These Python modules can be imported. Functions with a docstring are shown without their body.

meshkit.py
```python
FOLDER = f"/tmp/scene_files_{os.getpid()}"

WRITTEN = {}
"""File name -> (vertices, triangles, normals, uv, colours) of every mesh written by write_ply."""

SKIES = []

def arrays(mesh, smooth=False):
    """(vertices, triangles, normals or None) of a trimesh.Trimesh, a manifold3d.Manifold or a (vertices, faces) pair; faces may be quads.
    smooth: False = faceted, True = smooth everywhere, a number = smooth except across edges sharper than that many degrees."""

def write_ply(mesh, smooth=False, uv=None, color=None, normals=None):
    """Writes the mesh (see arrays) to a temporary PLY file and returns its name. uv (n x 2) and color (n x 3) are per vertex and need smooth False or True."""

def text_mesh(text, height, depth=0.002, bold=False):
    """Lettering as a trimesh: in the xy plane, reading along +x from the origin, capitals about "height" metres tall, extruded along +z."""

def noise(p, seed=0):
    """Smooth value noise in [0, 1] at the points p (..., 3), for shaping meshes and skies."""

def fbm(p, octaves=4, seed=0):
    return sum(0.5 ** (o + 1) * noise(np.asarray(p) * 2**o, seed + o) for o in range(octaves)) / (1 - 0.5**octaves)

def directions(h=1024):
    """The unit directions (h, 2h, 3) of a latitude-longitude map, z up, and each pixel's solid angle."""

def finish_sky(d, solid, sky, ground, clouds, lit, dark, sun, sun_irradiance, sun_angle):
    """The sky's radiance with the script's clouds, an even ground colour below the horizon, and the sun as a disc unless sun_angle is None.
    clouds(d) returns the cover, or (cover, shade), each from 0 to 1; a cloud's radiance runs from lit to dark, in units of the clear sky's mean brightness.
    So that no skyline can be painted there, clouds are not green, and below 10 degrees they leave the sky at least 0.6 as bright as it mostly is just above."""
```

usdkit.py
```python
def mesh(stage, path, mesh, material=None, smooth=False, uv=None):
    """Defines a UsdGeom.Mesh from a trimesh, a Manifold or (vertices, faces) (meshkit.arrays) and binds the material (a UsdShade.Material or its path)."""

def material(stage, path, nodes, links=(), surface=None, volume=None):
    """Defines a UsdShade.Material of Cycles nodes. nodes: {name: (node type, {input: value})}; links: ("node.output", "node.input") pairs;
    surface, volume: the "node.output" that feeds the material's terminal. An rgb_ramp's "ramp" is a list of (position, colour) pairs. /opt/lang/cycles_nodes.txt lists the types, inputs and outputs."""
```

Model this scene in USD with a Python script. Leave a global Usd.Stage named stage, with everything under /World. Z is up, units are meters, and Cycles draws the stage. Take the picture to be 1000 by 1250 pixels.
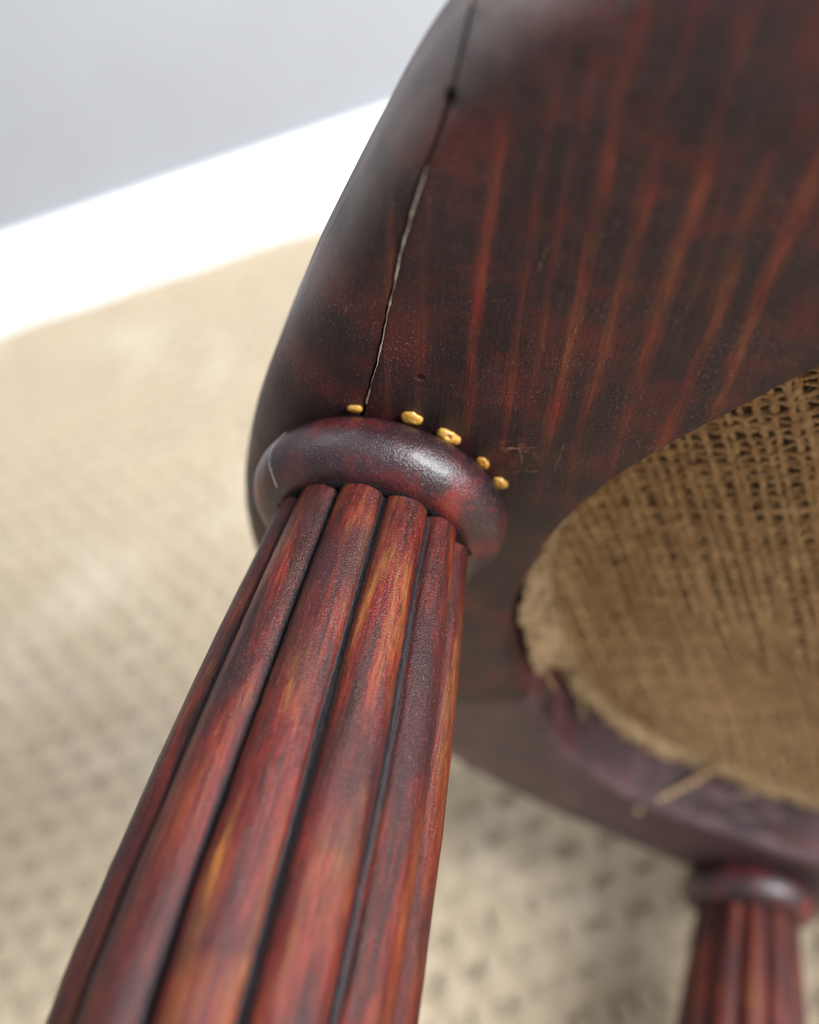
import math
import numpy as np
import trimesh
import shapely
from shapely.geometry import Polygon, LineString
from shapely.ops import split as shp_split
from scipy.spatial import Delaunay
import manifold3d as m3
import usdkit
from meshkit import noise, fbm
from pxr import Gf, Sdf, Usd, UsdGeom, UsdLux, UsdShade, Vt

stage = Usd.Stage.CreateInMemory()
UsdGeom.SetStageUpAxis(stage, UsdGeom.Tokens.z)
UsdGeom.SetStageMetersPerUnit(stage, 1.0)
UsdGeom.Xform.Define(stage, "/World")
rng = np.random.default_rng(7)

# ------------------------------------------------------------------ camera
FPX = 1300.0                                   # focal length in pixels of a 1000 px wide picture
ROLL, PITCH = math.radians(18.5), math.radians(45)
CAM_H = 0.492
sr, cr, sp, cp = math.sin(ROLL), math.cos(ROLL), math.sin(PITCH), math.cos(PITCH)
# rows: world x, y, z axes seen in (right, up, forward) of the lens
TOW = np.array([[cr, sr, 0], [-sr * sp, cr * sp, cp], [-sr * cp, cr * cp, -sp]])
CAM_POS = np.array([0, 0, CAM_H])


def world(v):
    return TOW @ np.asarray(v, float) + CAM_POS


def ray(x, y):
    return np.array([(x - 500) / FPX, (625 - y) / FPX, 1.0])


cam = UsdGeom.Camera.Define(stage, "/World/camera")
APERTURE = 24.0
cam.CreateHorizontalApertureAttr(APERTURE)
cam.CreateVerticalApertureAttr(APERTURE * 1.25)
cam.CreateFocalLengthAttr(APERTURE * FPX / 1000)
cam.CreateClippingRangeAttr(Gf.Vec2f(0.01, 50))
cam.CreateFStopAttr(4.9)
cam.CreateFocusDistanceAttr(0.210)
cam.CreateExposureAttr(0.0)
right, upv, fwd = TOW[:, 0], TOW[:, 1], TOW[:, 2]
mat = np.eye(4)
mat[0, :3], mat[1, :3], mat[2, :3], mat[3, :3] = right, upv, -fwd, CAM_POS
cam.AddTransformOp().Set(Gf.Matrix4d(*mat.ravel().tolist()))

# ------------------------------------------------------------------ light: one big window on the right, dim room all round
def aim(prim, pos, target):
    z = np.asarray(pos, float) - target
    z /= np.linalg.norm(z)
    x = np.cross([0, 0, 1.0], z)
    x /= np.linalg.norm(x)
    y = np.cross(z, x)
    m = np.eye(4)
    m[0, :3], m[1, :3], m[2, :3], m[3, :3] = x, y, z, pos
    prim.AddTransformOp().Set(Gf.Matrix4d(*m.ravel().tolist()))


STOOL_C = np.array([0.1, 0.16, 0.3])
az, el, dist = math.radians(124), math.radians(36), 1.7
win = UsdLux.RectLight.Define(stage, "/World/window_light")
win.CreateWidthAttr(0.75)
win.CreateHeightAttr(0.95)
win.CreateIntensityAttr(64.0)
win.CreateColorAttr(Gf.Vec3f(0.93, 0.97, 1.0))
aim(win, STOOL_C + dist * np.array([math.sin(az) * math.cos(el), math.cos(az) * math.cos(el), math.sin(el)]), STOOL_C)
az2, el2 = math.radians(-50), math.radians(58)
sky2 = UsdLux.RectLight.Define(stage, "/World/roof_window_light")       # light added high up behind to lift the rim, no real window
sky2.CreateWidthAttr(1.5)
sky2.CreateHeightAttr(1.2)
sky2.CreateIntensityAttr(4.5)
sky2.CreateColorAttr(Gf.Vec3f(0.97, 0.98, 1.0))
aim(sky2, STOOL_C + 2.0 * np.array([math.sin(az2) * math.cos(el2), math.cos(az2) * math.cos(el2), math.sin(el2)]), STOOL_C)
room = UsdLux.DomeLight.Define(stage, "/World/room_light")
usdkit.material(stage, "/World/Looks/room_air", {"b": ("background_shader", {"color": (0.93, 0.96, 1.0), "strength": 0.47})}, surface="b.background")
UsdShade.MaterialBindingAPI.Apply(room.GetPrim()).Bind(UsdShade.Material.Get(stage, "/World/Looks/room_air"))

# ------------------------------------------------------------------ helpers
used = {}


def path_of(name, parent):
    base = (parent.GetPath().pathString if parent else "/World") + "/" + name
    k = used.get(base, 0)
    used[base] = k + 1
    return base if k == 0 else f"{base}_{k:03d}"


def put(name, mesh, material, parent=None, smooth=35):
    return usdkit.mesh(stage, path_of(name, parent), mesh, "/World/Looks/" + material, smooth=smooth).GetPrim()


def tag(p, **kw):
    for k, v in kw.items():
        p.SetCustomDataByKey(k, v)
    return p


def grid_faces(nu, nv, wrap_u=False, wrap_v=False):
    iu = np.arange(nu if wrap_u else nu - 1)
    iv = np.arange(nv if wrap_v else nv - 1)
    a, b = np.meshgrid(iu, iv, indexing="ij")
    a, b = a.ravel(), b.ravel()
    a2, b2 = (a + 1) % nu, (b + 1) % nv
    return np.stack([a * nv + b, a2 * nv + b, a2 * nv + b2, a * nv + b2], 1)


def tubes(paths, radii, sides=6, flat=1.0, normal=None):
    """One mesh of many tubes. paths: list of (n,3); flat squeezes them along normal."""
    V, F, o = [], [], 0
    t = np.arange(sides) / sides * 2 * np.pi
    for p, r in zip(paths, radii):
        p = np.asarray(p, float)
        d = np.gradient(p, axis=0)
        d /= np.linalg.norm(d, axis=1, keepdims=True) + 1e-12
        ref = np.array([0, 0, 1.0]) if normal is None else normal
        s = np.cross(d, ref)
        s /= np.linalg.norm(s, axis=1, keepdims=True) + 1e-9
        u = np.cross(s, d)
        rr = np.broadcast_to(np.asarray(r, float), (len(p),))[:, None, None]
        ring = p[:, None] + rr * (np.cos(t)[None, :, None] * s[:, None] + flat * np.sin(t)[None, :, None] * u[:, None])
        V.append(ring.reshape(-1, 3))
        q = grid_faces(len(p), sides, wrap_v=True)
        F.append(q[:, ::-1] + o)
        o += len(p) * sides
    return np.concatenate(V), np.concatenate(F)


def mat_(name, nodes, links, surface="p.BSDF"):
    usdkit.material(stage, "/World/Looks/" + name, nodes, links, surface=surface)


# ------------------------------------------------------------------ materials
def wood_plate(name='stained_board', tone=1.0, tint=(1, 1, 1), streaks=1.0, base=((0.32, (0.008, 0.005, 0.007)), (0.48, (0.021, 0.0075, 0.0095)), (0.64, (0.080, 0.011, 0.010)))):
    """Dark stained board: grain along (0.84, -0.54) of the stool's underside, red streaks where the stain is thin."""
    k = 1 / 0.07
    S = [(2.0, .0009, .35), (8.3, .0009, .3), (18.6, .0014, .8), (26.4, .0011, .5), (31.0, .0010, .45), (35.9, .0013, .85), (42.6, .0014, .7),
         (50.1, .0016, .85), (54.6, .0008, .2), (58.9, .0017, .65), (65.8, .0016, .7)]
    xs = np.linspace(0, 1, 256)
    v = np.zeros(256)
    for c, w, a in S:
        v = np.maximum(v, a * np.exp(-((xs / k - c / 1000) / (w * 0.8)) ** 2))
    ramp = [(float(x), (float(y),) * 3) for x, y in zip(xs, v)]
    nodes = {
        "tc": ("texture_coordinate", {}),
        "rot": ("vector_rotate", {"rotate_type": "z_axis", "angle": math.atan2(0.54, 0.84)}),   # x' along the grain, y' across it
        "st": ("mapping", {"scale": (0.16, 1.0, 1.0)}),
        "wob": ("noise_texture", {"scale": 120.0, "detail": 5.0, "roughness": 0.6}),
        "sep": ("separate_xyz", {}),
        "w1": ("math", {"math_type": "multiply_add", "value2": 0.0058, "value3": -0.0029}),
        "v": ("math", {"math_type": "add"}),
        "vk": ("math", {"math_type": "multiply", "value2": k}),
        "streak": ("rgb_ramp", {"ramp": ramp}),
        # long fine fibres
        "fst": ("mapping", {"scale": (0.045, 1.0, 1.0)}),
        "fib": ("noise_texture", {"scale": 1500.0, "detail": 4.0, "roughness": 0.65}),
        "fibr": ("rgb_ramp", {"ramp": [(0.44, (0, 0, 0)), (0.66, (1, 1, 1))]}),
        # where streaks come and go
        "pst": ("mapping", {"scale": (0.35, 1.0, 1.0)}),
        "pat": ("noise_texture", {"scale": 95.0, "detail": 3.0, "roughness": 0.6}),
        "patr": ("rgb_ramp", {"ramp": [(0.36, (0.05,) * 3), (0.52, (0.65,) * 3), (0.68, (1, 1, 1))]}),
        "uf": ("rgb_ramp", {"ramp": [(0.0, (0.2,) * 3), (0.14, (0.45,) * 3), (0.30, (streaks,) * 3), (0.62, (streaks,) * 3), (0.75, (0.35 * streaks,) * 3), (0.86, (0.12 * streaks,) * 3), (1.0, (0.06 * streaks,) * 3)]}),
        "uk": ("math", {"math_type": "multiply_add", "value2": 1 / 0.17, "value3": 0.145 / 0.17, "use_clamp": True}),
        "m0": ("math", {"math_type": "multiply"}), "fibs": ("math", {"math_type": "multiply_add", "value2": 0.9, "value3": 0.45, "use_clamp": True}), "m00": ("math", {"math_type": "multiply"}),
        "m1": ("math", {"math_type": "multiply"}),
        "m2": ("math", {"math_type": "multiply_add", "value2": 0.05}),
        # base
        "big": ("noise_texture", {"scale": 55.0, "detail": 4.0, "roughness": 0.6}),
        "base": ("rgb_ramp", {"ramp": [(q, tuple(tone * a * b for a, b in zip(c, tint))) for q, c in base]}),
        "red": ("noise_texture", {"scale": 42.0, "detail": 2.0}),
        "redr": ("rgb_ramp", {"ramp": [(0.4, (0.30, 0.022, 0.010)), (0.6, (0.34, 0.085, 0.022))]}),
        "c1": ("mix", {"mix_type": "mix"}),
        # dust and worn specks
        "sp": ("noise_texture", {"scale": 1700.0, "detail": 3.0, "roughness": 0.8}),
        "spr": ("rgb_ramp", {"ramp": [(0.585, (0, 0, 0)), (0.66, (1, 1, 1))]}),
        "spm": ("noise_texture", {"scale": 60.0, "detail": 3.0}),
        "spmr": ("rgb_ramp", {"ramp": [(0.38, (0.15,) * 3), (0.65, (0.85,) * 3)]}),
        "m3": ("math", {"math_type": "multiply"}),
        "c2": ("mix", {"mix_type": "mix", "color2": (0.26, 0.20, 0.20)}),
        "k1": ("vector_math", {"math_type": "distance", "vector2": (-0.002, 0.037, 0.0)}), "k1r": ("map_range", {"from_min": 0.0020, "from_max": 0.0058, "to_min": 0.75, "to_max": 0.0, "clamp": True}),
        "kn": ("noise_texture", {"scale": 420.0, "detail": 3.0, "roughness": 0.6}), "knr": ("rgb_ramp", {"ramp": [(0.52, (0, 0, 0)), (0.62, (1, 1, 1))]}), "km": ("math", {"math_type": "multiply"}),
        "c3": ("mix", {"mix_type": "mix", "color2": (0.30, 0.13, 0.07)}),
        "rgh": ("math", {"math_type": "multiply_add", "value2": 0.35, "value3": 0.26}),
        "bn": ("noise_texture", {"scale": 1300.0, "detail": 5.0, "roughness": 0.8}),
        "hb": ("math", {"math_type": "multiply_add", "value2": 0.6}),
        "bump": ("bump", {"strength": 0.75, "distance": 0.0006}),
        "zw": ("separate_xyz", {}), "zr": ("map_range", {"from_min": -0.0004, "from_max": -0.0050, "to_min": 0.0, "to_max": 1.5, "clamp": True}), "xr": ("map_range", {"from_min": -0.035, "from_max": -0.080, "to_min": 0.0, "to_max": 1.0, "clamp": True}), "zx": ("math", {"math_type": "multiply"}), "zn": ("math", {"math_type": "multiply", "use_clamp": True}), "c4": ("mix", {"mix_type": "mix", "color2": (0.25, 0.205, 0.20)}),  # grey sheen of the rounded outer edge, painted into the colour by position
        "p": ("principled_bsdf", {"specular_ior_level": 0.40}),
    }
    links = [("tc.object", "rot.vector"), ("rot.vector", "st.vector"), ("st.vector", "wob.vector"), ("rot.vector", "sep.vector"), ("wob.fac", "w1.value1"), ("sep.y", "v.value1"), ("w1.value", "v.value2"),
             ("v.value", "vk.value1"), ("vk.value", "streak.fac"), ("rot.vector", "fst.vector"), ("fst.vector", "fib.vector"), ("fib.fac", "fibr.fac"), ("rot.vector", "pst.vector"), ("pst.vector", "pat.vector"), ("pat.fac", "patr.fac"),
             ("sep.x", "uk.value1"), ("uk.value", "uf.fac"), ("streak.color", "m0.value1"), ("uf.color", "m0.value2"), ("fibr.color", "fibs.value1"), ("m0.value", "m00.value1"), ("fibs.value", "m00.value2"), ("m00.value", "m1.value1"), ("patr.color", "m1.value2"), ("fibr.color", "m2.value1"), ("m1.value", "m2.value3"),
             ("tc.object", "big.vector"), ("big.fac", "base.fac"), ("tc.object", "red.vector"), ("red.fac", "redr.fac"), ("base.color", "c1.color1"), ("redr.color", "c1.color2"), ("m2.value", "c1.fac"),
             ("tc.object", "sp.vector"), ("sp.fac", "spr.fac"), ("tc.object", "spm.vector"), ("spm.fac", "spmr.fac"), ("spr.color", "m3.value1"), ("spmr.color", "m3.value2"), ("c1.color", "c2.color1"), ("m3.value", "c2.fac"),
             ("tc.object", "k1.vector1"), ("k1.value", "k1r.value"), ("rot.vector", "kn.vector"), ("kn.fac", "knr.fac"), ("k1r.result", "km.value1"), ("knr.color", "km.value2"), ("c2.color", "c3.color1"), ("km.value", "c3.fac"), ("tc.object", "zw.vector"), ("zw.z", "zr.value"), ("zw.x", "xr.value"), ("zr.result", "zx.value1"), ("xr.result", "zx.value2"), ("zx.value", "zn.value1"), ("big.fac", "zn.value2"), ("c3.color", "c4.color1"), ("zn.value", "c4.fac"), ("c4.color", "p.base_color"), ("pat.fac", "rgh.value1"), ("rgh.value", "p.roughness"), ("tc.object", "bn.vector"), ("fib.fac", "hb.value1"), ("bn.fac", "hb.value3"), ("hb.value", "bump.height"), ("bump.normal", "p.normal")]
    mat_(name, nodes, links)


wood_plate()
wood_plate("painted_sheen_board", 1.0, (1, 1, 1), 0.15, ((0.3, (0.040, 0.023, 0.027)), (0.5, (0.070, 0.038, 0.044)), (0.7, (0.110, 0.058, 0.062))))  # far rail: window sheen and bounce put into a paler purple-grey colour


def wood_reed():
    """Reeds of the legs: grain along local z, red stain worn to orange in places, near-black where grime stays."""
    nodes = {
        "tc": ("texture_coordinate", {}), "oi": ("object_info", {}),
        "off": ("vector_math", {"math_type": "scale", "vector1": (1.7, 0.9, 2.3)}),
        "pos": ("vector_math", {"math_type": "add"}),
        "st": ("mapping", {"scale": (1.0, 1.0, 0.06)}),
        "n1": ("noise_texture", {"scale": 270.0, "detail": 5.0, "roughness": 0.6, "distortion": 0.4}),
        "r1": ("rgb_ramp", {"ramp": [(0.28, (0.014, 0.007, 0.006)), (0.40, (0.042, 0.011, 0.008)), (0.49, (0.095, 0.011, 0.008)), (0.57, (0.125, 0.024, 0.010)), (0.65, (0.135, 0.044, 0.014)), (0.77, (0.30, 0.10, 0.018))]}),
        "st2": ("mapping", {"scale": (1.0, 1.0, 0.03)}),
        "n2": ("noise_texture", {"scale": 1500.0, "detail": 5.0, "roughness": 0.75}),
        "r2": ("rgb_ramp", {"ramp": [(0.36, (0.40,) * 3), (0.62, (1.2,) * 3)]}),
        "mul": ("mix", {"mix_type": "multiply", "fac": 1.0}),
        "n3": ("noise_texture", {"scale": 38.0, "detail": 3.0, "roughness": 0.6}),
        "r3": ("rgb_ramp", {"ramp": [(0.42, (0, 0, 0)), (0.66, (0.8,) * 3)]}),
        "mix3": ("mix", {"mix_type": "mix", "color2": (0.022, 0.009, 0.010)}),
        "n4": ("noise_texture", {"scale": 2600.0, "detail": 2.0, "roughness": 0.7}),
        "r4": ("rgb_ramp", {"ramp": [(0.60, (0, 0, 0)), (0.78, (0.5,) * 3)]}),
        "mix4": ("mix", {"mix_type": "mix", "color2": (0.22, 0.15, 0.16)}),
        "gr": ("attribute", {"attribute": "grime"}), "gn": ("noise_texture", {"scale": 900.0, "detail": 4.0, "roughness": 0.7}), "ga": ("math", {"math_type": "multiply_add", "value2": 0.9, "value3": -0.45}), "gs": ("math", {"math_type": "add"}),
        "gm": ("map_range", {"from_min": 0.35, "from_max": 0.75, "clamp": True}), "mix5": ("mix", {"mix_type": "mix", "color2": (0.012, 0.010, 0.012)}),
        "rg": ("math", {"math_type": "multiply_add", "value2": 0.4, "value3": 0.12}),
        "hb": ("math", {"math_type": "multiply_add", "value2": 0.8}),
        "bump": ("bump", {"strength": 0.5, "distance": 0.0005}),
        "p": ("principled_bsdf", {"specular_ior_level": 0.17}),
    }
    links = [("oi.random", "off.scale"), ("tc.object", "pos.vector1"), ("off.vector", "pos.vector2"), ("pos.vector", "st.vector"), ("st.vector", "n1.vector"), ("n1.fac", "r1.fac"), ("pos.vector", "st2.vector"), ("st2.vector", "n2.vector"), ("n2.fac", "r2.fac"),
             ("r1.color", "mul.color1"), ("r2.color", "mul.color2"), ("pos.vector", "n3.vector"), ("n3.fac", "r3.fac"), ("mul.color", "mix3.color1"), ("r3.color", "mix3.fac"), ("pos.vector", "n4.vector"), ("n4.fac", "r4.fac"), ("mix3.color", "mix4.color1"), ("r4.color", "mix4.fac"),
             ("gr.fac", "gs.value1"), ("pos.vector", "gn.vector"), ("gn.fac", "ga.value1"), ("ga.value", "gs.value2"), ("gs.value", "gm.value"), ("gm.result", "mix5.fac"), ("mix4.color", "mix5.color1"), ("mix5.color", "p.base_color"), ("n3.fac", "rg.value1"), ("rg.value", "p.roughness"), ("n2.fac", "hb.value1"), ("n4.fac", "hb.value3"), ("hb.value", "bump.height"), ("bump.normal", "p.normal")]
    mat_("stained_reed", nodes, links)


wood_reed()


def simple(name, lo, hi, scale=60, rough=0.5, bump_scale=900, bump=0.4, dist=0.0005, stretch=(1, 1, 1), spec=0.5, extra=None, rand=0.0):
    nodes = {
        "tc": ("texture_coordinate", {}), "st": ("mapping", {"scale": stretch}),
        "n": ("noise_texture", {"scale": scale, "detail": 4.0, "roughness": 0.6}), "r": ("rgb_ramp", {"ramp": [(0.32, lo), (0.68, hi)]}),
        "bn": ("noise_texture", {"scale": bump_scale, "detail": 4.0, "roughness": 0.65}), "bump": ("bump", {"strength": bump, "distance": dist}),
        "p": ("principled_bsdf", {"roughness": rough, "specular_ior_level": spec, **(extra or {})}),
    }
    links = [("tc.object", "st.vector"), ("st.vector", "n.vector"), ("n.fac", "r.fac"), ("r.color", "p.base_color"), ("tc.object", "bn.vector"), ("bn.fac", "bump.height"), ("bump.normal", "p.normal")]
    mat_(name, nodes, links)


simple("groove_grime", (0.005, 0.004, 0.005), (0.016, 0.011, 0.011), scale=1300, rough=0.75, spec=0.12, bump_scale=1300, bump=0.9, dist=0.0008)
simple("amber_glue", (0.46, 0.18, 0.02), (0.74, 0.42, 0.10), scale=500, rough=0.36, bump=0.35, extra={"subsurface_weight": 0.15, "subsurface_scale": 0.001, "coat_weight": 0.2, "coat_roughness": 0.15})
simple("raw_wood", (0.09, 0.04, 0.025), (0.30, 0.15, 0.09), scale=900, rough=0.7)
simple("filler", (0.14, 0.105, 0.09), (0.42, 0.34, 0.29), scale=600, rough=0.8)
simple("lint", (0.5, 0.42, 0.38), (0.7, 0.6, 0.55), rough=0.7, bump=0.0)
simple("seat_cloth", (0.06, 0.033, 0.016), (0.14, 0.085, 0.042), scale=250, rough=0.9, bump_scale=700, bump=0.6)
simple("wall_paint", (0.268, 0.272, 0.293), (0.284, 0.289, 0.310), scale=8, rough=0.8, bump_scale=90, bump=0.15, dist=0.001)
simple("gloss_white_paint", (0.80, 0.82, 0.83), (0.85, 0.86, 0.87), scale=12, rough=0.3, bump_scale=60, bump=0.05, dist=0.001)
simple("subfloor", (0.24, 0.18, 0.12), (0.32, 0.25, 0.17), scale=30, rough=0.9)


def collar_material():
    def spot(i):
        return {f"d{i}": ("vector_math", {"math_type": "distance", "vector2": SPOTS[i]}), f"dr{i}": ("rgb_ramp", {"ramp": [(0.0, (1, 1, 1)), (0.0013, (0.8,) * 3), (0.0028, (0, 0, 0))], })}
    nodes = {
        "tc": ("texture_coordinate", {}),
        "n": ("noise_texture", {"scale": 70.0, "detail": 4.0, "roughness": 0.6}),
        "r": ("rgb_ramp", {"ramp": [(0.32, (0.010, 0.006, 0.008)), (0.52, (0.030, 0.010, 0.012)), (0.63, (0.080, 0.011, 0.012)), (0.76, (0.20, 0.020, 0.014))]}),
        "dot": ("voronoi_texture", {"scale": 190.0, "randomness": 1.0}),
        "dotr": ("rgb_ramp", {"ramp": [(0.12, (1, 1, 1)), (0.30, (0, 0, 0))]}),
        "dm": ("noise_texture", {"scale": 110.0, "detail": 1.0}),
        "dmr": ("rgb_ramp", {"ramp": [(0.58, (0, 0, 0)), (0.66, (0.8,) * 3)]}),
        "m": ("math", {"math_type": "multiply"}),
        "c": ("mix", {"mix_type": "mix", "color2": (0.30, 0.022, 0.016)}),
        "sp": ("noise_texture", {"scale": 2400.0, "detail": 2.0, "roughness": 0.7}),
        "spr": ("rgb_ramp", {"ramp": [(0.58, (0, 0, 0)), (0.76, (0.6,) * 3)]}),
        "c2": ("mix", {"mix_type": "mix", "color2": (0.16, 0.14, 0.15)}),
        "bn": ("noise_texture", {"scale": 1900.0, "detail": 3.0, "roughness": 0.65}),
        "bump": ("bump", {"strength": 0.5, "distance": 0.0004}),
        "p": ("principled_bsdf", {"roughness": 0.34, "specular_ior_level": 0.5, "coat_weight": 0.12, "coat_roughness": 0.18}),
    }
    links = [("tc.object", "n.vector"), ("n.fac", "r.fac"), ("tc.object", "dot.vector"), ("dot.distance", "dotr.fac"), ("tc.object", "dm.vector"), ("dm.fac", "dmr.fac"), ("dotr.color", "m.value1"), ("dmr.color", "m.value2"),
             ("r.color", "c.color1"), ("m.value", "c.fac"), ("tc.object", "sp.vector"), ("sp.fac", "spr.fac"), ("c.color", "c2.color1"), ("spr.color", "c2.fac"), ("c2.color", "p.base_color"), ("tc.object", "bn.vector"), ("bn.fac", "bump.height"), ("bump.normal", "p.normal")]
    mat_("stained_collar", nodes, links)


collar_material()


def fibre(name, lo, mid, hi, scale, extra_scale, shift=0.0, isl=0.35):
    nodes = {
        "tc": ("texture_coordinate", {}), "g": ("geometry", {}),
        "n": ("noise_texture", {"scale": scale, "detail": 4.0, "roughness": 0.6}),
        "a": ("math", {"math_type": "multiply_add", "value2": isl, "value3": shift}),
        "b": ("math", {"math_type": "multiply_add", "value2": 1 - isl}),
        "r": ("rgb_ramp", {"ramp": [(0.28, lo), (0.5, mid), (0.72, hi)]}),
        "bn": ("noise_texture", {"scale": extra_scale, "detail": 4.0, "roughness": 0.7}), "bump": ("bump", {"strength": 0.8, "distance": 0.0008}),
        "p": ("principled_bsdf", {"roughness": 0.85, "specular_ior_level": 0.2, "sheen_weight": 0.15}),
    }
    links = [("tc.object", "n.vector"), ("g.random_per_island", "a.value1"), ("n.fac", "b.value1"), ("a.value", "b.value3"), ("b.value", "r.fac"), ("r.color", "p.base_color"), ("tc.object", "bn.vector"), ("bn.fac", "bump.height"), ("bump.normal", "p.normal")]
    mat_(name, nodes, links)


fibre("hessian", (0.42, 0.24, 0.10), (0.68, 0.455, 0.225), (0.82, 0.62, 0.36), 160, 2500)
fibre("hessian_edge", (0.36, 0.23, 0.11), (0.54, 0.38, 0.20), (0.72, 0.56, 0.34), 200, 2500)
fibre("carpet_yarn", (0.39, 0.31, 0.215), (0.57, 0.505, 0.41), (0.70, 0.665, 0.59), 7, 700, 0.0, 0.46)

# ------------------------------------------------------------------ the room: floor, carpet, skirting, wall
r0 = TOW @ ray(0, 403)
WALL_Y = float(r0[1] * (-CAM_H / r0[2]))
SK_T = 0.018                                          # the skirting's foot is the line the picture shows
r1 = TOW @ ray(0, 293)
SK_H = float(CAM_H + r1[2] * ((WALL_Y + SK_T * 0.6) / r1[1]))


def sheet(x0, x1, y0, y1, z):
    return np.array([[x0, y0, z], [x1, y0, z], [x1, y1, z], [x0, y1, z]], float), np.array([[0, 1, 2, 3]])


tag(put("floor", sheet(-2.0, 2.5, -1.5, WALL_Y + 0.05, -0.0150), "subfloor", smooth=False), kind="structure")
wv = trimesh.creation.box(bounds=[[-2.0, WALL_Y + SK_T, -0.01], [2.5, WALL_Y + SK_T + 0.1, 2.4]])
tag(put("wall", wv, "wall_paint", smooth=False), label="plain pale grey painted wall rising behind the white skirting board", category="wall", kind="structure")
prof = [(0.0, -0.008), (0.0, SK_H - 0.028), (0.003, SK_H - 0.022), (0.0035, SK_H - 0.016), (0.007, SK_H - 0.008), (0.011, SK_H - 0.002), (0.015, SK_H), (SK_T - 0.0005, SK_H), (SK_T - 0.0005, -0.008)]
sk = np.array([[x, WALL_Y + a, b] for x in (-2.0, 2.5) for a, b in prof])
nP = len(prof)
skf = [[i, (i + 1) % nP, nP + (i + 1) % nP, nP + i] for i in range(nP)]
tag(put("skirting_board", (sk, np.array(skf)), "gloss_white_paint", smooth=50), label="glossy white painted skirting board along the foot of the grey wall", category="skirting board")

# woven carpet: broad wefts over finer warps
cx0, cx1, cy0, cy1 = -0.85, 1.0, -0.35, WALL_Y - 0.001
WA, WE = 0.0105, 0.019
paths, rad = [], []
ys = np.arange(cy0, cy1, 0.0045)
for i, x in enumerate(np.arange(cx0, cx1, WA)):
    ph = np.pi * (ys - cy0) / WE
    z = -0.0036 + 0.0025 * np.cos(ph + 1.0 * noise(np.stack([ys * 9, np.full_like(ys, i * 1.3), 0 * ys], 1), 12)) * (1 if i % 2 else -1) * noise(np.stack([ys * 30, np.full_like(ys, i * 3.7), 0 * ys], 1), 14)
    w = x + 0.0030 * (noise(np.stack([ys * 40, np.full_like(ys, i * 3.1), 0 * ys], 1)) - 0.5)
    paths.append(np.stack([w, ys, z], 1))
    rad.append(0.0054 * (0.85 + 0.35 * noise(np.stack([ys * 25, np.full_like(ys, i * 7.7), 0 * ys], 1), 3)))
xs = np.arange(cx0, cx1, 0.004)
for j, y in enumerate(np.arange(cy0 + WE / 2, cy1, WE)):
    ph = np.pi * (xs - cx0) / WA
    z = -0.0036 - 0.0019 * np.cos(ph + 1.0 * noise(np.stack([xs * 9, np.full_like(xs, j * 1.9), 0 * xs], 1), 13)) * (1 if j % 2 else -1) * noise(np.stack([xs * 30, np.full_like(xs, j * 3.7), 0 * xs], 1), 15)
    w = y + 0.006 * (noise(np.stack([xs * 30, np.full_like(xs, j * 5.3), 0 * xs], 1), 5) - 0.5)
    paths.append(np.stack([xs, w, z], 1))
    rad.append(0.0094 * (0.85 + 0.25 * noise(np.stack([xs * 22, np.full_like(xs, j * 2.9), 0 * xs], 1), 8)))
v, f = tubes(paths, rad, sides=6, flat=0.30)
v[:, 1] = np.minimum(v[:, 1], WALL_Y - 0.0008)
q_ = np.column_stack([v[:, 0] * 5.5 + v[:, 1] * 2.0, v[:, 1] * 6.5, 0 * v[:, 0]])
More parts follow.
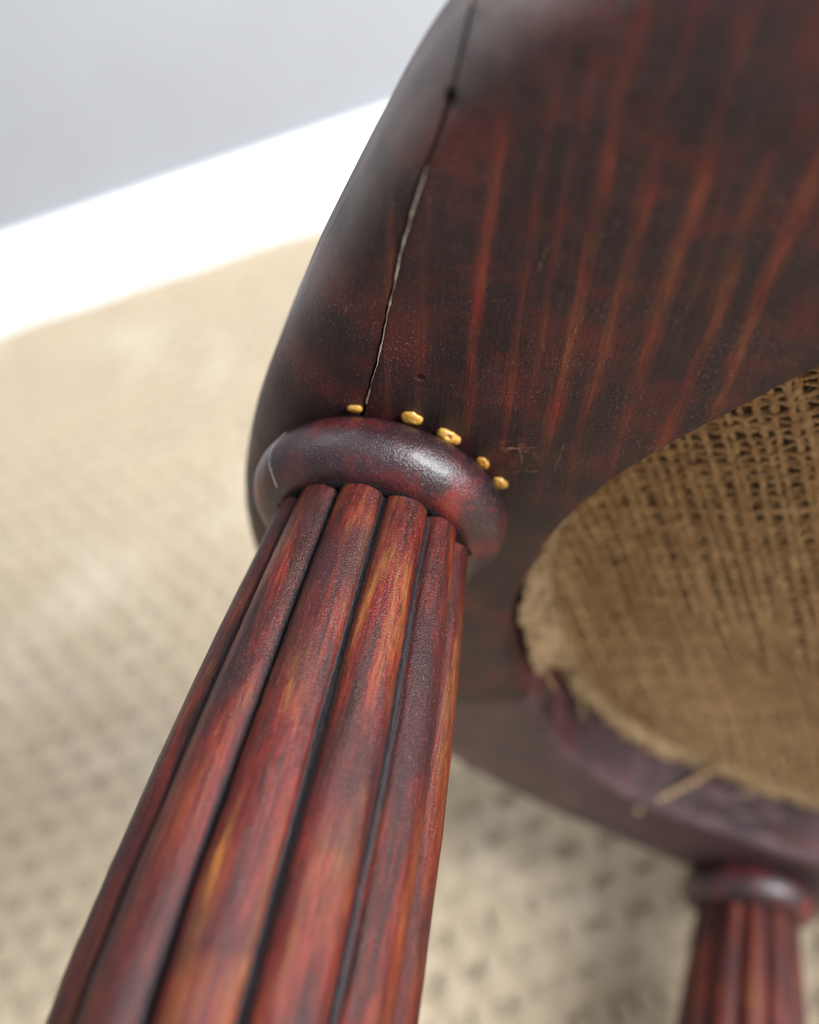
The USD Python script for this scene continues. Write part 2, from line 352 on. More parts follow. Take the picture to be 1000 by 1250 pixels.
v[:, 2] += 0.011 * (fbm(q_, 3, 17) - 0.5) * np.clip((WALL_Y - v[:, 1]) / 0.1, 0, 1) - 0.004 * np.clip((WALL_Y - v[:, 1]) / 0.1, 0, 1)
gx, gy = np.meshgrid(np.arange(cx0, cx1, 0.012), np.arange(cy0, WALL_Y, 0.012), indexing="ij")
bq = np.column_stack([gx.ravel() * 5.5 + gy.ravel() * 2.0, gy.ravel() * 6.5, 0 * gx.ravel()])
bk = np.clip((WALL_Y - gy.ravel()) / 0.1, 0, 1)
bv = np.column_stack([gx.ravel(), gy.ravel(), -0.0042 + 0.011 * (fbm(bq, 3, 17) - 0.5) * bk - 0.004 * bk])
f = np.vstack([f, grid_faces(*gx.shape) + len(v)])
v = np.vstack([v, bv])
tag(put("woven_carpet", (v, f), "carpet_yarn", smooth=True), label="cream woven jute carpet covering the floor beneath the upturned stool", category="carpet")

# ------------------------------------------------------------------ the stool, lying on its side; local axes: x from leg to leg, y across, z towards the feet
upd = np.array([530, 2050, FPX])
upd = upd / np.linalg.norm(upd)
nC = -upd
C1 = ray(465, 590) * 0.25
r2 = ray(915, 1072)
C2 = r2 * ((nC @ C1) / (nC @ r2))
dC = C2 - C1
LEG_A = float(np.linalg.norm(dC))
dC = dC / LEG_A
eC = np.cross(dC, nC)                                  # lens axes are left-handed: this is local y
LEG_B = 0.224
Dw, Ew, Nw, Ow = TOW @ dC, TOW @ eC, TOW @ nC, world(C1)
stool = UsdGeom.Xform.Define(stage, path_of("stool", None))
m = np.eye(4)
m[0, :3], m[1, :3], m[2, :3], m[3, :3] = Dw, Ew, Nw, Ow
stool.AddTransformOp().Set(Gf.Matrix4d(*m.ravel().tolist()))
stool = tag(stool.GetPrim(), label="dark red stained wooden stool lying on its side, reeded legs and hessian underside showing", category="stool")


def local(px, py, off=0.0):
    """Where the line of sight of a picture point meets the underside (or a plane off above it), in stool coordinates."""
    r = ray(px, py)
    P = r * ((nC @ C1 + off) / (nC @ r)) - C1
    return np.array([P @ dC, P @ eC])


CEN = np.array([0.138, 0.112])
T_OUT = [(-180, 236), (-170, 233), (-166.5, 229), (-161, 222), (-156.4, 217.7), (-148.6, 213), (-142.5, 211.5), (-135.8, 210.5), (-129.3, 210), (-124.6, 209), (-112, 204), (-96, 196), (-79.8, 193.2), (-68.2, 192.2), (-55, 193), (-46, 200), (-38, 211), (-27, 211), (-12, 209), (0, 208)]
T_IN = [(-180, 149), (-175.8, 147.4), (-168.7, 142), (-160, 139), (-147.6, 136), (-134.8, 132.6), (-124, 132.4), (-106, 131.4), (-93, 132.5), (-78.8, 139), (-61, 143), (-46, 141), (-32, 147.5), (-15, 150), (0, 151)]


def outline(tab, n=1400):
    t = np.array([a for a, _ in tab] + [-a for a, _ in tab[::-1][1:-1]], float)
    r = np.array([b for _, b in tab] + [b for _, b in tab[::-1][1:-1]], float) / 1000
    th = np.linspace(-180, 180, n, endpoint=False)
    rr = np.interp(th, t, r, period=360)
    k = np.hanning(2 * (n // 60) + 1)
    k /= k.sum()
    rr = np.convolve(np.concatenate([rr[-(n // 60):], rr, rr[: n // 60]]), k, "valid")
    a = np.radians(th)
    return np.stack([CEN[0] + rr * np.cos(a), CEN[1] + rr * np.sin(a)], 1), th, rr


OUT, th_o, r_o = outline(T_OUT)
INN, th_i, r_i = outline(T_IN)
ring = Polygon(OUT, [INN])
out_line, in_line = LineString(np.vstack([OUT, OUT[:1]])), LineString(np.vstack([INN, INN[:1]]))
THICK = 0.026
R_OUT, R_IN = 0.0115, 0.0028

crack_px = [(575, 0), (550, 118), (536, 160), (520, 205), (503, 255), (490, 300), (474, 375), (460, 440), (446, 492)]
crk = np.array([local(*q, off=(-0.004 if q[1] < 100 else -0.0008 if q[1] < 170 else 0)) for q in crack_px])
ext0 = crk[0] + (crk[0] - crk[1]) / np.linalg.norm(crk[0] - crk[1]) * 0.06
ext1 = crk[-1] + np.array([0.73, -0.68]) * 0.12
cr_pts = np.vstack([ext0, crk, ext1])
tt = np.concatenate([[0], np.cumsum(np.linalg.norm(np.diff(cr_pts, axis=0), axis=1))])
ts = np.arange(0, tt[-1], 0.0006)
cr_fine = np.stack([np.interp(ts, tt, cr_pts[:, 0]), np.interp(ts, tt, cr_pts[:, 1])], 1)
cr_fine += 0.00035 * (fbm(np.stack([ts * 260, 0 * ts, 0 * ts], 1), 3)[:, None] - 0.5) * np.array([0.68, 0.73])
crack = LineString(cr_fine)


def radial(deg, wob=0.0):
    a = math.radians(deg)
    u = np.array([math.cos(a), math.sin(a)])
    s = np.linspace(0.08, 0.30, 60)
    w = np.array([-u[1], u[0]])
    return LineString(CEN + s[:, None] * u + (0.004 * np.sin(s * 40))[:, None] * w)


def cut(poly, line, half=0.00016):
    # a hairline gap along the joint
    s = line.buffer(half, cap_style=2)
    g = poly.difference(s)
    return [p for p in getattr(g, "geoms", [g]) if p.area > 1e-5]


pieces = []
for p in cut(ring, crack, 0.00028):
    pieces.append(p)
pieces.sort(key=lambda p: p.area)
wedge, rest = pieces[0], pieces[-1]
others = pieces[1:-1]
two = LineString(np.vstack([np.array(radial(-98).coords)[::-1], np.array(radial(98).coords)]))
parts = sorted(cut(rest, two), key=lambda p: p.centroid.x)
far_rail, main_board = parts[-1], parts[0]
HOLE, PIT = local(550, 130, -0.0006), local(513, 461)


def rnd(x, R):
    x = np.clip(x, 0, R)
    return R - np.sqrt(np.maximum(R * R - (R - x) ** 2, 0))


def relief(p):
    """Height of the underside at stool points p: rounded outer and inner edges, waviness of old wood, a nail hole and a pit."""
    g = shapely.points(p)
    h = -rnd(shapely.distance(g, out_line), R_OUT) - rnd(shapely.distance(g, in_line), R_IN)
    q = np.column_stack([p, np.zeros(len(p))])
    h += 0.0005 * (fbm(q * 45, 3, 2) - 0.5) + 0.00012 * (fbm(q * 420, 3, 4) - 0.5)
    d = np.linalg.norm((p - HOLE) * [1, 1], axis=1)
    h -= 0.0030 * np.clip(1.25 - d / 0.0011, 0, 1) ** 0.6 * (d < 0.0014)
    d = np.linalg.norm(p - PIT, axis=1)
    h -= 0.0008 * np.clip(1 - d / 0.0011, 0, 1)
    dc = shapely.distance(g, crack)
    h -= 0.0004 * np.clip(1 - dc / 0.0011, 0, 1) ** 2
    for a in (0, LEG_A):
        for b in (0, LEG_B):
            pass
    return h


def board(poly, fine, drop=0.0):
    poly = poly.simplify(0.00002)
    ext = poly.exterior.segmentize(fine)
    B = [np.array(ext.coords)[:-1]] + [np.array(i.segmentize(fine).coords)[:-1] for i in poly.interiors]
    P = list(B)
    for d in (0.00012, 0.0004, 0.0009, 0.0016, 0.0026):
        g = poly.buffer(-d)
        for k in getattr(g, "geoms", [g]):
            if k.is_empty:
                continue
            for rr in [k.exterior] + list(k.interiors):
                P.append(np.array(rr.segmentize(fine * 1.05).coords)[:-1])
    inner = poly.buffer(-0.0032)
    x0, y0, x1, y1 = poly.bounds
    for lo, step in ((0, fine * 1.4), (1, 0.0042)):
        X, Y = np.meshgrid(np.arange(x0, x1, step), np.arange(y0, y1, step))
        Y = Y + (np.arange(X.shape[1]) % 2) * step / 2
        G = np.stack([X.ravel(), Y.ravel()], 1)
        seen = (G[:, 1] < 0.125) & (G[:, 0] < 0.06)
        G = G[seen if lo == 0 else ~seen]
        if len(G):
            P.append(G[shapely.contains_xy(inner, G[:, 0], G[:, 1])])
    for c in (HOLE, PIT):
        X, Y = np.meshgrid(np.arange(-8, 9) * 0.00016, np.arange(-8, 9) * 0.00016)
        G = c + np.stack([X.ravel(), Y.ravel()], 1)
        P.append(G[shapely.contains_xy(poly.buffer(-0.0001), G[:, 0], G[:, 1])])
    P = np.concatenate(P)
    nb = sum(map(len, B))
    keep = np.ones(len(P), bool)
    # thin out points that fall on one another
    _, idx = np.unique(np.round(P / 0.00005).astype(int), axis=0, return_index=True)
    keep[:] = False
    keep[idx] = True
    keep[:nb] = True
    P = P[keep]
    tri = Delaunay(P).simplices
    c = P[tri].mean(1)
    tri = tri[shapely.contains_xy(poly, c[:, 0], c[:, 1])]
    a, b, c3 = P[tri[:, 0]], P[tri[:, 1]], P[tri[:, 2]]
    area = (b - a)[:, 0] * (c3 - a)[:, 1] - (b - a)[:, 1] * (c3 - a)[:, 0]
    tri = tri[np.abs(area) > 1e-13]
    area = area[np.abs(area) > 1e-13]
    tri[area < 0] = tri[area < 0][:, ::-1]
    top = np.column_stack([P, relief(P) + drop])
    V, F = [top], [tri]
    o = len(top)
    # walls: down from each rim, rounding a little under at the seat side
    lo = 0
    backs = []
    for loop in B:
        n = len(loop)
        rim = top[lo:lo + n]
        lo += n
        ccw = Polygon(loop).exterior.is_ccw
        q = np.column_stack([loop, np.zeros(n)])
        nor = np.roll(loop, -1, 0) - np.roll(loop, 1, 0)
        nor /= np.linalg.norm(nor, axis=1, keepdims=True) + 1e-12
        nor = np.column_stack([nor[:, 1], -nor[:, 0]]) * (1 if ccw else -1)
        if loop is not B[0]:
            nor = -nor
        rows = [np.arange(n) + (lo - n)]
        for s in (0.0, 0.12, 0.35, 0.6, 0.85, 1.0):
            z = rim[:, 2] * (1 - s) + (-THICK) * s - (0.0002 if s == 0 else 0)
            ins = -0.0012 * max(0, s - 0.85) / 0.15 + 0.00015 * (noise(q * 90 + [0, 0, s * 3]) - 0.5) * (0 < s)
            pt = loop + nor * np.reshape(ins, (-1, 1)) if np.ndim(ins) else loop + nor * ins
            V.append(np.column_stack([pt, z]))
            rows.append(np.arange(n) + o)
            o += n
        for u, w in zip(rows[:-1], rows[1:]):
            i, j = np.arange(n), (np.arange(n) + 1) % n
            quad = np.stack([u[i], w[i], w[j], u[j]], 1) if (ccw == (loop is B[0])) or (loop is not B[0] and not ccw) else np.stack([u[i], u[j], w[j], w[i]], 1)
            F += [quad[:, [0, 1, 2]], quad[:, [0, 2, 3]]]
        backs.append(rows[-1])
    allv = np.concatenate(V)
    bi = np.concatenate(backs)
    bp = allv[bi][:, :2]
    t2 = Delaunay(bp).simplices
    c = bp[t2].mean(1)
    t2 = t2[shapely.contains_xy(poly, c[:, 0], c[:, 1])]
    a, b, c3 = bp[t2[:, 0]], bp[t2[:, 1]], bp[t2[:, 2]]
    ar = (b - a)[:, 0] * (c3 - a)[:, 1] - (b - a)[:, 1] * (c3 - a)[:, 0]
    t2[ar > 0] = t2[ar > 0][:, ::-1]
    F.append(bi[t2])
    return allv, np.concatenate(F)


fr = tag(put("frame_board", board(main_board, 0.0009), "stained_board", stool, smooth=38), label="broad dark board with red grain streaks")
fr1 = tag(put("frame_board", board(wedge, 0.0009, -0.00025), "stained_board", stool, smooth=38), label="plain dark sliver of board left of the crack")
fr2 = tag(put("frame_board", board(far_rail, 0.0016), "painted_sheen_board", stool, smooth=38), label="board at the far leg, coloured paler to imitate window sheen")
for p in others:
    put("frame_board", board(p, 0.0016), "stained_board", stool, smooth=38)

# pale chipped wood and old filler showing along the crack
cs = np.linspace(tt[1] + 0.0, tt[-2], 170)
cxy = np.stack([np.interp(cs, ts, cr_fine[:, 0]), np.interp(cs, ts, cr_fine[:, 1])], 1)
nz = fbm(np.stack([cs * 300, 0 * cs, 0 * cs], 1), 3, 31)
frac = (cs - tt[1]) / (tt[-2] - tt[1])
wd = 0.00022 * np.clip(0.35 + 1.6 * (nz - 0.35), 0.05, 1.2) * np.where((frac > 0.14) & (frac < 0.30), 0.05, 1.0) * np.where(frac < 0.14, 1.6, 1.0)
cv_, cf_ = tubes([np.column_stack([cxy + np.where(frac < 0.2, 0.0006, 0.00020)[:, None] * np.array([0.68, 0.73]), relief(cxy) + 0.00048])], [wd], sides=6, flat=0.8)
put("crack_filler", (cv_, cf_), "filler", fr1, smooth=True)

# scratches down to the raw wood
for (p0, p1, w_) in (((713, 384), (681, 436), .00013), ((722, 372), (700, 404), .00008), ((616, 548), (652, 546), .00022), ((612, 577), (658, 575), .00015), ((633, 536), (637, 566), .00012), ((641, 560), (646, 604), .00009), ((668, 300), (655, 338), .00008), ((775, 470), (752, 500), .00008), ((690, 540), (670, 590), .00010)):
    l0, l1 = local(*p0), local(*p1)
    q = np.linspace(0, 1, 30)[:, None]
    xy = l0 + (l1 - l0) * q + 0.0004 * (fbm(np.column_stack([q * 8 + p0[0], 0 * q, 0 * q]), 3, 2)[:, None] - 0.5)
    wv_ = w_ * np.clip(0.1 + 2.4 * (noise(np.column_stack([q * 9 + p0[1], 0 * q, 0 * q]), 5) - 0.4), 0.03, 1.2)
    wv_[0] = wv_[-1] = 1e-5
    sv, sf = tubes([np.column_stack([xy, relief(xy) + 0.00002])], [wv_], sides=6, flat=0.35, normal=np.array([0, 0, 1.0]))
    put("scratch", (sv, sf), "raw_wood", fr, smooth=True)

# ---- legs: dark core (the grooves), twelve reeds, a turned collar, foot
T = np.array([0, .004, .012, .025, .05, .08, .118, .15, .175, .19, .198, .203])
RR = np.array([.0202, .0207, .0217, .0233, .0262, .0291, .0317, .0314, .0258, .0207, .0165, .0150])


def leg_r(t):
    return np.interp(t, T, RR)


LEG_L = 0.203
NR = 12


def reed_mesh(k, phase, seed):
    n, mth = 190, 17
    t = np.concatenate([np.linspace(0.0105, 0.02, 26), np.linspace(0.0206, 0.188, n - 26)])
    c = phase + k * 2 * np.pi / NR
    hw0 = np.pi / NR
    s = np.linspace(-1, 1, mth)
    gl = -0.02 + 0.11 * noise(np.stack([t * 60, 0 * t, 0 * t + k * 9.1 + seed], 1), 1) + 0.05 * (fbm(np.stack([t * 600, 0 * t, 0 * t + k * 4.1 + seed], 1), 3, 2) - .5)
    gr = -0.02 + 0.11 * noise(np.stack([t * 60, 0 * t, 0 * t + k * 9.1 + 5 + seed], 1), 3) + 0.05 * (fbm(np.stack([t * 600, 0 * t, 0 * t + k * 4.1 + 2 + seed], 1), 3, 5) - .5)
    endr = np.clip((t - 0.0105) / 0.0035, 0, 1)
    endr = np.sqrt(1 - (1 - endr) ** 2)
    ende = np.clip((0.188 - t) / 0.008, 0, 1)
    ende = np.sqrt(1 - (1 - ende) ** 2)
    e = np.minimum(endr * 0.5 + 0.5, ende)
    lo = c - hw0 * (1 - gl) * e
    hi = c + hw0 * (1 - gr) * e
    th = 0.5 * (lo + hi)[:, None] + 0.5 * (hi - lo)[:, None] * s[None]
    crown = 1 - 0.105 * np.abs(s) ** 2.3
    crown[0] = crown[-1] = 0.84
    r = leg_r(t)[:, None] * crown[None] * (0.90 + 0.10 * e)[:, None]
    P = np.stack([r * np.cos(th), r * np.sin(th), np.broadcast_to(t[:, None], th.shape)], -1)
    flat = P.reshape(-1, 3)
    q = flat * [1, 1, 0.25]
    bump = 0.0005 * (fbm(q * 230 + seed, 3, 6) - 0.5)
    rad = flat * [1, 1, 0]
    rad /= np.linalg.norm(rad, axis=1, keepdims=True)
    flat = flat + rad * bump[:, None]
    f = grid_faces(len(t), mth)
    f = f[:, ::-1]
    # closed underneath and at both ends
    back = np.stack([np.arange(len(t) - 1) * mth, np.arange(len(t) - 1) * mth + mth - 1, np.arange(1, len(t)) * mth + mth - 1, np.arange(1, len(t)) * mth], 1)[:, ::-1]
    f = np.vstack([f, back[:, ::-1]])
    caps = [[i, i + 1, mth - 1, mth - 1] for i in range(mth - 2)]
    b0 = (len(t) - 1) * mth
    caps += [[b0 + i + 1, b0 + i, b0 + mth - 1, b0 + mth - 1] for i in range(mth - 2)]
    tri = np.vstack([f[:, [0, 1, 2]], f[:, [0, 2, 3]], np.array(caps)[:, :3]])
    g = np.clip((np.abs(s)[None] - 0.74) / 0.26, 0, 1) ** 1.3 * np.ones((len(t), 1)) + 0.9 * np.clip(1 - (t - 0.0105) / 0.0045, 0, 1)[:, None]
    return flat, tri, g.ravel()


def lathe(prof, n=160, amp=0.0, freq=200, seed=0):
    prof = np.asarray(prof, float)
    a = np.arange(n) / n * 2 * np.pi
    P = np.stack([prof[:, None, 0] * np.cos(a), prof[:, None, 0] * np.sin(a), np.broadcast_to(prof[:, None, 1], (len(prof), n))], -1).reshape(-1, 3)
    if amp:
        d = P * [1, 1, 0]
        d /= np.linalg.norm(d, axis=1, keepdims=True) + 1e-9
        P = P + d * (amp * (fbm(P * freq, 4, seed) - 0.5))[:, None]
    f = grid_faces(len(prof), n, wrap_v=True)
    return P, f


def collar_profile():
    R, rt = 0.0216, 0.0079
    a = np.linspace(-1.45, 1.95, 44)
    pr = [(R + rt * math.cos(x) * 1.0, 0.0080 + rt * math.sin(x) * 1.0) for x in a]
    # cove that runs in under the reeds, and a foot on the board
    pr = [(0.0190, 0.0004)] + pr + [(0.0175, 0.0150), (0.0165, 0.0125), (0.0150, 0.0110)]
    return pr


LEGS = [tuple(local(473, 589)), (LEG_A, 0), (0, LEG_B), (LEG_A, LEG_B)]
PH = math.radians(0)
# turn the first leg so that a groove faces as in the picture
for i, (a, b) in enumerate(LEGS):
    tc = np.array([0.0, 0.003, 0.0085, 0.013, 0.02, 0.03, 0.05, 0.08, 0.118, 0.15, 0.175, 0.188, 0.1895, 0.192, 0.195, 0.198, 0.201, LEG_L, LEG_L])
    core = [(leg_r(t) * (0.87 if t < 0.187 else 1.0), t) for t in tc[:-1]] + [(0.0005, LEG_L)]
    fine = [core[0]]
    for u, w in zip(core[:-1], core[1:]):
        k = max(1, int(abs(w[1] - u[1]) / 0.0015))
        fine += [(u[0] + (w[0] - u[0]) * s / k, u[1] + (w[1] - u[1]) * s / k) for s in range(1, k + 1)]
    RS = 0.9 if i == 1 else 1.0
    cv, cf = lathe(fine, 144, 0.0009, 420, i)
    lg = put("leg", (cv * [RS, RS, 1], cf), "groove_grime", stool, smooth=True)
    UsdGeom.Xformable(lg).AddTranslateOp().Set(Gf.Vec3d(a, b, 0.0))
    if i == 0:
        tag(lg, label="nearest reeded leg, with amber beads at its collar")
    gp = [(0.0206 + 0.0024 * math.cos(x), 0.0143 + 0.0020 * math.sin(x)) for x in np.linspace(0, 2 * math.pi, 15)]
    gv, gf = lathe(gp, 260, 0.0032, 700, i + 9)
    put("grime_line", (gv * [RS, RS, 1], gf), "groove_grime", lg, smooth=True)
    PHASE = math.radians(3.0)
    for k in range(NR):
        rv, rf, rg_ = reed_mesh(k, PHASE, 13.7 * i)
        rd = put("reed", (rv * [RS, RS, 1], rf), "stained_reed", lg, smooth=True)
        UsdGeom.PrimvarsAPI(rd).CreatePrimvar("grime", Sdf.ValueTypeNames.FloatArray, "vertex").Set(Vt.FloatArray.FromNumpy(rg_.astype(np.float32)))
    cv, cf = lathe(collar_profile(), 220, 0.00045, 200, i + 3)
    put("collar", (cv * [RS, RS, 1], cf), "stained_collar", lg, smooth=60)

# ---- amber beads of old glue in the corner between collar and board
beads = [((432, 499), .0016, .0010, 0), ((502, 511), .0024, .0016, 0), ((549, 534), .0031, .0017, 1), ((591, 566), .0018, .0013, 1), ((611, 591), .0020, .0015, 1)]
for (px, la, lb, holed) in beads:
    c = local(*px, off=0.0004)
    u = c - np.array(LEGS[0])
    u = u / np.linalg.norm(u)
    s = m3.Manifold.sphere(1.0, 40).scale([lb * 1.15, la, lb * 0.62])
    if holed:
        see = np.array([-0.157 - c[0], 0.140 - c[1], 0.135])
        see = np.array([see @ [u[0], u[1], 0], see @ [-u[1], u[0], 0], see[2]])
        see /= np.linalg.norm(see)
        sp_ = see / np.linalg.norm(see / [lb * 1.15, la, lb * 0.62])
        s = s - m3.Manifold.sphere(0.00075 if la > .0025 else 0.00050, 24).translate((sp_ * 0.84).tolist())
    v, f, _ = usdkit.meshkit.arrays(s)
    v = v + 0.0011 * (fbm(v * 520 + la * 1e5, 3, 3)[:, None] - 0.5) * v / (np.linalg.norm(v, axis=1, keepdims=True) + 1e-9)
    R = np.array([[u[0], -u[1], 0], [u[1], u[0], 0], [0, 0, 1]])
    v = v @ R.T + [c[0] - 0.0003 * u[0], c[1] - 0.0003 * u[1], 0.0001]
    put("glue_bead", (v, f), "amber_glue", stool, smooth=50)

# ---- a stray pale hair lying over the collar
ph_ = np.radians(np.linspace(-166, -153, 40) + 2.5 * np.sin(np.linspace(0, 5, 40)))
th_ = np.linspace(-0.35, 1.15, 40)
hr = 0.0216 + (0.0079 + 0.00035) * np.cos(th_)
hp = np.stack([LEGS[0][0] + hr * np.cos(ph_), LEGS[0][1] + hr * np.sin(ph_), 0.0080 + (0.0079 + 0.00035) * np.sin(th_)], 1)
hv, hf = tubes([hp], [0.000028], sides=5)
put("stray_hair", (hv, hf), "lint", stool, smooth=True)

# ---- hessian tacked across the opening
PHI = math.radians(-9)
ca, sa = math.cos(PHI), math.sin(PHI)
SPC, SPC2 = 0.0034, 0.0029
ang_i = np.radians(th_i)


def r_edge(th):
    """Ragged edge of the cloth: it laps the wall of the opening."""
    r = np.interp(np.degrees(th), th_i, r_i, period=360)
    return r - 0.0012


def cloth_z(x, y):
    p = np.stack([x - CEN[0], y - CEN[1]], -1)
    r = np.linalg.norm(p, axis=-1)
    th = np.arctan2(p[..., 1], p[..., 0])
    re = r_edge(th)
    e = np.clip((re - r) / 0.020, 0, 1)
    q = np.stack([x * 14, y * 14, 0 * x], -1)
    z = -0.0245 + 0.012 * (fbm(q, 2, 11) - 0.5) * e
    return z


fine = 0.0013
paths, rad = [], []
half = np.arange(-0.165, 0.165, fine)
for fam in (0, 1):
    for i, u in enumerate(np.arange(-0.165, 0.165, (SPC, SPC2)[fam])):
        w = u + 0.0024 * (noise(np.stack([half * 35, 0 * half + i * 3.3, 0 * half + fam * 50], 1), 2) - 0.5) + 0.0016 * (noise(np.array([[i * 1.7, fam * 9.0, 0.5]]), 9)[0] - 0.5)
        if fam == 0:
            lx, ly = half, w
        else:
            lx, ly = w, half
        x = CEN[0] + lx * ca - ly * sa
        y = CEN[1] + lx * sa + ly * ca
        thn = np.arctan2(y - CEN[1], x - CEN[0])
        rn = np.hypot(x - CEN[0], y - CEN[1])
        jit = 0.004 * (noise(np.array([[i * 5.1, fam * 3.0, 2.5]]), 4)[0] - 0.75)
        ok = rn < r_edge(thn) + min(0, jit)
        if ok.sum() < 6:
            continue
        s = half[ok]
        xx, yy = x[ok], y[ok]
        par = 1 if (i + fam) % 2 else -1
        z = cloth_z(xx, yy) + (0.00024, 0.00040)[fam] * par * np.cos(np.pi * (s + 0.165) / (SPC2, SPC)[fam])
        paths.append(np.stack([xx, yy, z], 1))
        rt = (0.00112, 0.00095)[fam] * (0.60 + 0.8 * noise(np.array([[i * 2.3, fam * 7.0, 4.5]]), 6)[0]) * (0.75 + 0.5 * noise(np.stack([s * 120, 0 * s + i * 4.4, 0 * s + fam * 31], 1), 7))
        rad.append(rt * 0.62)
        paths[-1], base_ = paths[-1] + [0, 0, 0.0002 * rt.mean() / 0.001], paths[-1]
        for q_ in range(2):
            tw = s * rng.uniform(500, 800) + q_ * math.pi + i
            lat = (ca * np.cos(tw), sa * np.cos(tw)) if fam == 1 else (-sa * np.cos(tw), ca * np.cos(tw))
            wob = 1 + 0.25 * rng.normal(size=1) * np.sin(s * 90 + i)
            paths.append(base_ + np.stack([lat[0] * rt * 0.6 * wob, lat[1] * rt * 0.6 * wob, np.sin(tw) * rt * 0.35], 1))
            rad.append(rt * rng.uniform(0.38, 0.62))
v, f = tubes(paths, rad, sides=5, flat=0.75)
cloth = tag(put("hessian_cloth", (v, f), "hessian", stool, smooth=True), label="coarse brown hessian stretched across the opening")


def curves(name, pts, counts, widths, material, parent):
    c = UsdGeom.BasisCurves.Define(stage, path_of(name, parent))
    c.CreateTypeAttr("linear")
    c.CreateCurveVertexCountsAttr(Vt.IntArray.FromNumpy(np.asarray(counts, np.int32)))
    c.CreatePointsAttr(Vt.Vec3fArray.FromNumpy(np.asarray(pts, np.float32)))
    c.CreateWidthsAttr(Vt.FloatArray.FromNumpy(np.asarray(widths, np.float32)))
    c.SetWidthsInterpolation("vertex")
    UsdShade.MaterialBindingAPI.Apply(c.GetPrim()).Bind(UsdShade.Material.Get(stage, "/World/Looks/" + material))
    return c.GetPrim()


# loose fibres on the weave
N = 15000
ia = rng.integers(0, len(v), N)
base = v[ia]
dirn = rng.normal(size=(N, 3)) * [1, 1, 0.55] + [0, 0, 0.35]
dirn /= np.linalg.norm(dirn, axis=1, keepdims=True)
ln = rng.uniform(0.0012, 0.0045, N)[:, None]
bend = rng.normal(size=(N, 3)) * 0.5
ss = np.linspace(0, 1, 5)
pts = base[:, None] + ss[None, :, None] * (dirn * ln)[:, None] + (ss ** 2)[None, :, None] * (bend * ln)[:, None]
tag(curves("loose_fibres", pts.reshape(-1, 3), np.full(N, 5), np.tile(np.linspace(0.00014, 0.00005, 5), N), "hessian_edge", cloth), kind="stuff")

# frayed, folded cut edge: a thick ragged fold of cloth lapping the wall, with loose thread ends
def lip_len(t):
    deg = (np.degrees(t) + 180) % 360 - 180
    n1 = fbm(np.stack([np.cos(t) * 10, np.sin(t) * 10, 0 * t], -1), 3, 21)
    L = 0.0008 + 0.0052 * n1 + 0.0135 * np.exp(-(np.clip(np.abs(deg + 120) - 19, 0, None) / 5.0) ** 2)
    return L


def fold_rows():
    t = np.radians(np.arange(-180, 180, 0.2))
    L = lip_len(t)
    re = r_edge(t)
    rows = []
    for k, s in enumerate((0, .2, .4, .6, .8, .93, 1.0, .97, .85, .6, .3)):
        out = k < 7
        jag = 0.0022 * (fbm(np.stack([np.cos(t) * 60, np.sin(t) * 60, 0 * t + s * 2], -1), 3, 5) - 0.5)
        rr = re - (0.0062 * (1 - s) ** 2 + 0.0022 * math.sin(math.pi * min(s, 1)) + 0.0008 if out else 0.0004) + jag
        z = -0.0245 + L * (s ** 1.25) * (1 + 0.35 * (fbm(np.stack([np.cos(t) * 45, np.sin(t) * 45, 0 * t], -1), 3, 8) - 0.5)) + jag * 0.6
        rows.append(np.stack([CEN[0] + rr * np.cos(t), CEN[1] + rr * np.sin(t), z], 1))
    return np.concatenate(rows), grid_faces(len(rows), len(t), wrap_v=True)


paths, rad = [], []
for n_ in range(1500):
    t = rng.uniform(-math.pi, math.pi)
    re = float(r_edge(np.array([t]))[0])
    L = float(lip_len(np.array([t]))[0])
    s = np.linspace(0, 1, 7)
    st = rng.uniform(0.2, 1.0)
    ln = rng.uniform(0.002, 0.006)
    dz, dt, dr = rng.normal() * 0.5 + 0.45, rng.normal() * 0.8, -abs(rng.normal()) * 0.35
    rr = re - 0.0062 * (1 - st) ** 2 - 0.0016 + dr * ln * s + 0.001 * rng.normal() * s ** 2
    tl = t + dt * ln * s / re
    z = -0.0245 + L * st ** 1.25 + dz * ln * s - 0.002 * s ** 2
    paths.append(np.stack([CEN[0] + np.minimum(rr, re - .0005) * np.cos(tl), CEN[1] + np.minimum(rr, re - .0005) * np.sin(tl), z], 1))
    rad.append(rng.uniform(0.0003, 0.0009) * np.array([1, 1, 1, 1, .95, .8, .45]))
ve, fe = tubes(paths, rad, sides=6, flat=0.8)
vf, ff = fold_rows()
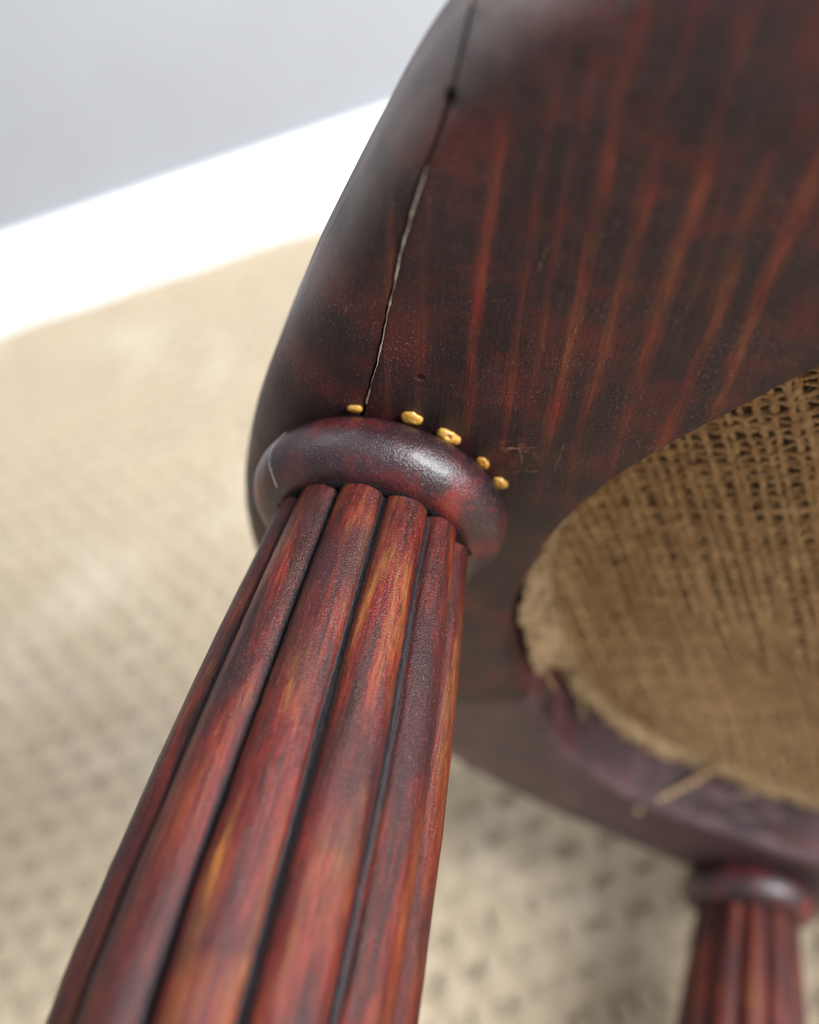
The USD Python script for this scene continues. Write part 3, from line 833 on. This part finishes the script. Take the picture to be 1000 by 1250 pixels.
ff = np.vstack([ff[:, [0, 1, 2]], ff[:, [0, 2, 3]]])
fe = np.vstack([fe[:, [0, 1, 2]], fe[:, [0, 2, 3]], ff + len(ve)])
ve = np.vstack([ve, vf])
tag(put("frayed_edge", (ve, fe), "hessian_edge", cloth, smooth=True), label="pale frayed cut edge of the hessian")

a0, a1, a2, a3 = np.append(local(872, 938, -.021), -.021), np.append(local(838, 958, -.012), -.011), np.append(local(800, 972, -.004), -.003), np.append(local(776, 988, 0), 0.0007)
q = np.linspace(0, 1, 40)[:, None]
lp = (1 - q) ** 3 * a0 + 3 * q * (1 - q) ** 2 * a1 + 3 * q ** 2 * (1 - q) * a2 + q ** 3 * a3
lv, lf = tubes([lp, lp + 0.0007 * np.sin(q * 60) + [0.0004, 0, 0]], [0.0008, 0.0006], sides=6)
put("loose_thread", (lv, lf), "hessian_edge", cloth, smooth=True)

# dark cloth of the seat pad above the hessian
seat_out, _, _ = outline([(a, b - 16) for a, b in T_OUT], 240)
a = np.linspace(0, 1, 9)
rows = [np.column_stack([seat_out, np.full(240, -THICK - 0.0075)])]
for s, z in ((1.02, -.012), (1.03, -.022), (1.0, -.034), (0.9, -.044), (0.7, -.052), (0.4, -.057), (0.02, -.058)):
    rows.append(np.column_stack([CEN + (seat_out - CEN) * s, np.full(240, -THICK + z)]))
rows = [np.column_stack([CEN + (seat_out - CEN) * 0.01, np.full(240, -THICK - 0.0085)])] + rows
V = np.concatenate(rows)
put("seat_pad", (V, grid_faces(len(rows), 240, wrap_v=True)[:, ::-1]), "seat_cloth", stool, smooth=45)

if __name__ == "__main__":
    xf = UsdGeom.XformCache()
    lo = 1e9
    for p in Usd.PrimRange(stool):
        if p.IsA(UsdGeom.Mesh):
            P = np.array(UsdGeom.Mesh(p).GetPointsAttr().Get())
            M = np.array(xf.GetLocalToWorldTransform(p))
            zz = (P @ M[:3, :3] + M[3, :3])[:, 2].min()
            if zz < lo:
                lo, who = zz, p.GetPath()
    print("lowest point of stool", lo, who, "wall", WALL_Y, "skirting", SK_H)
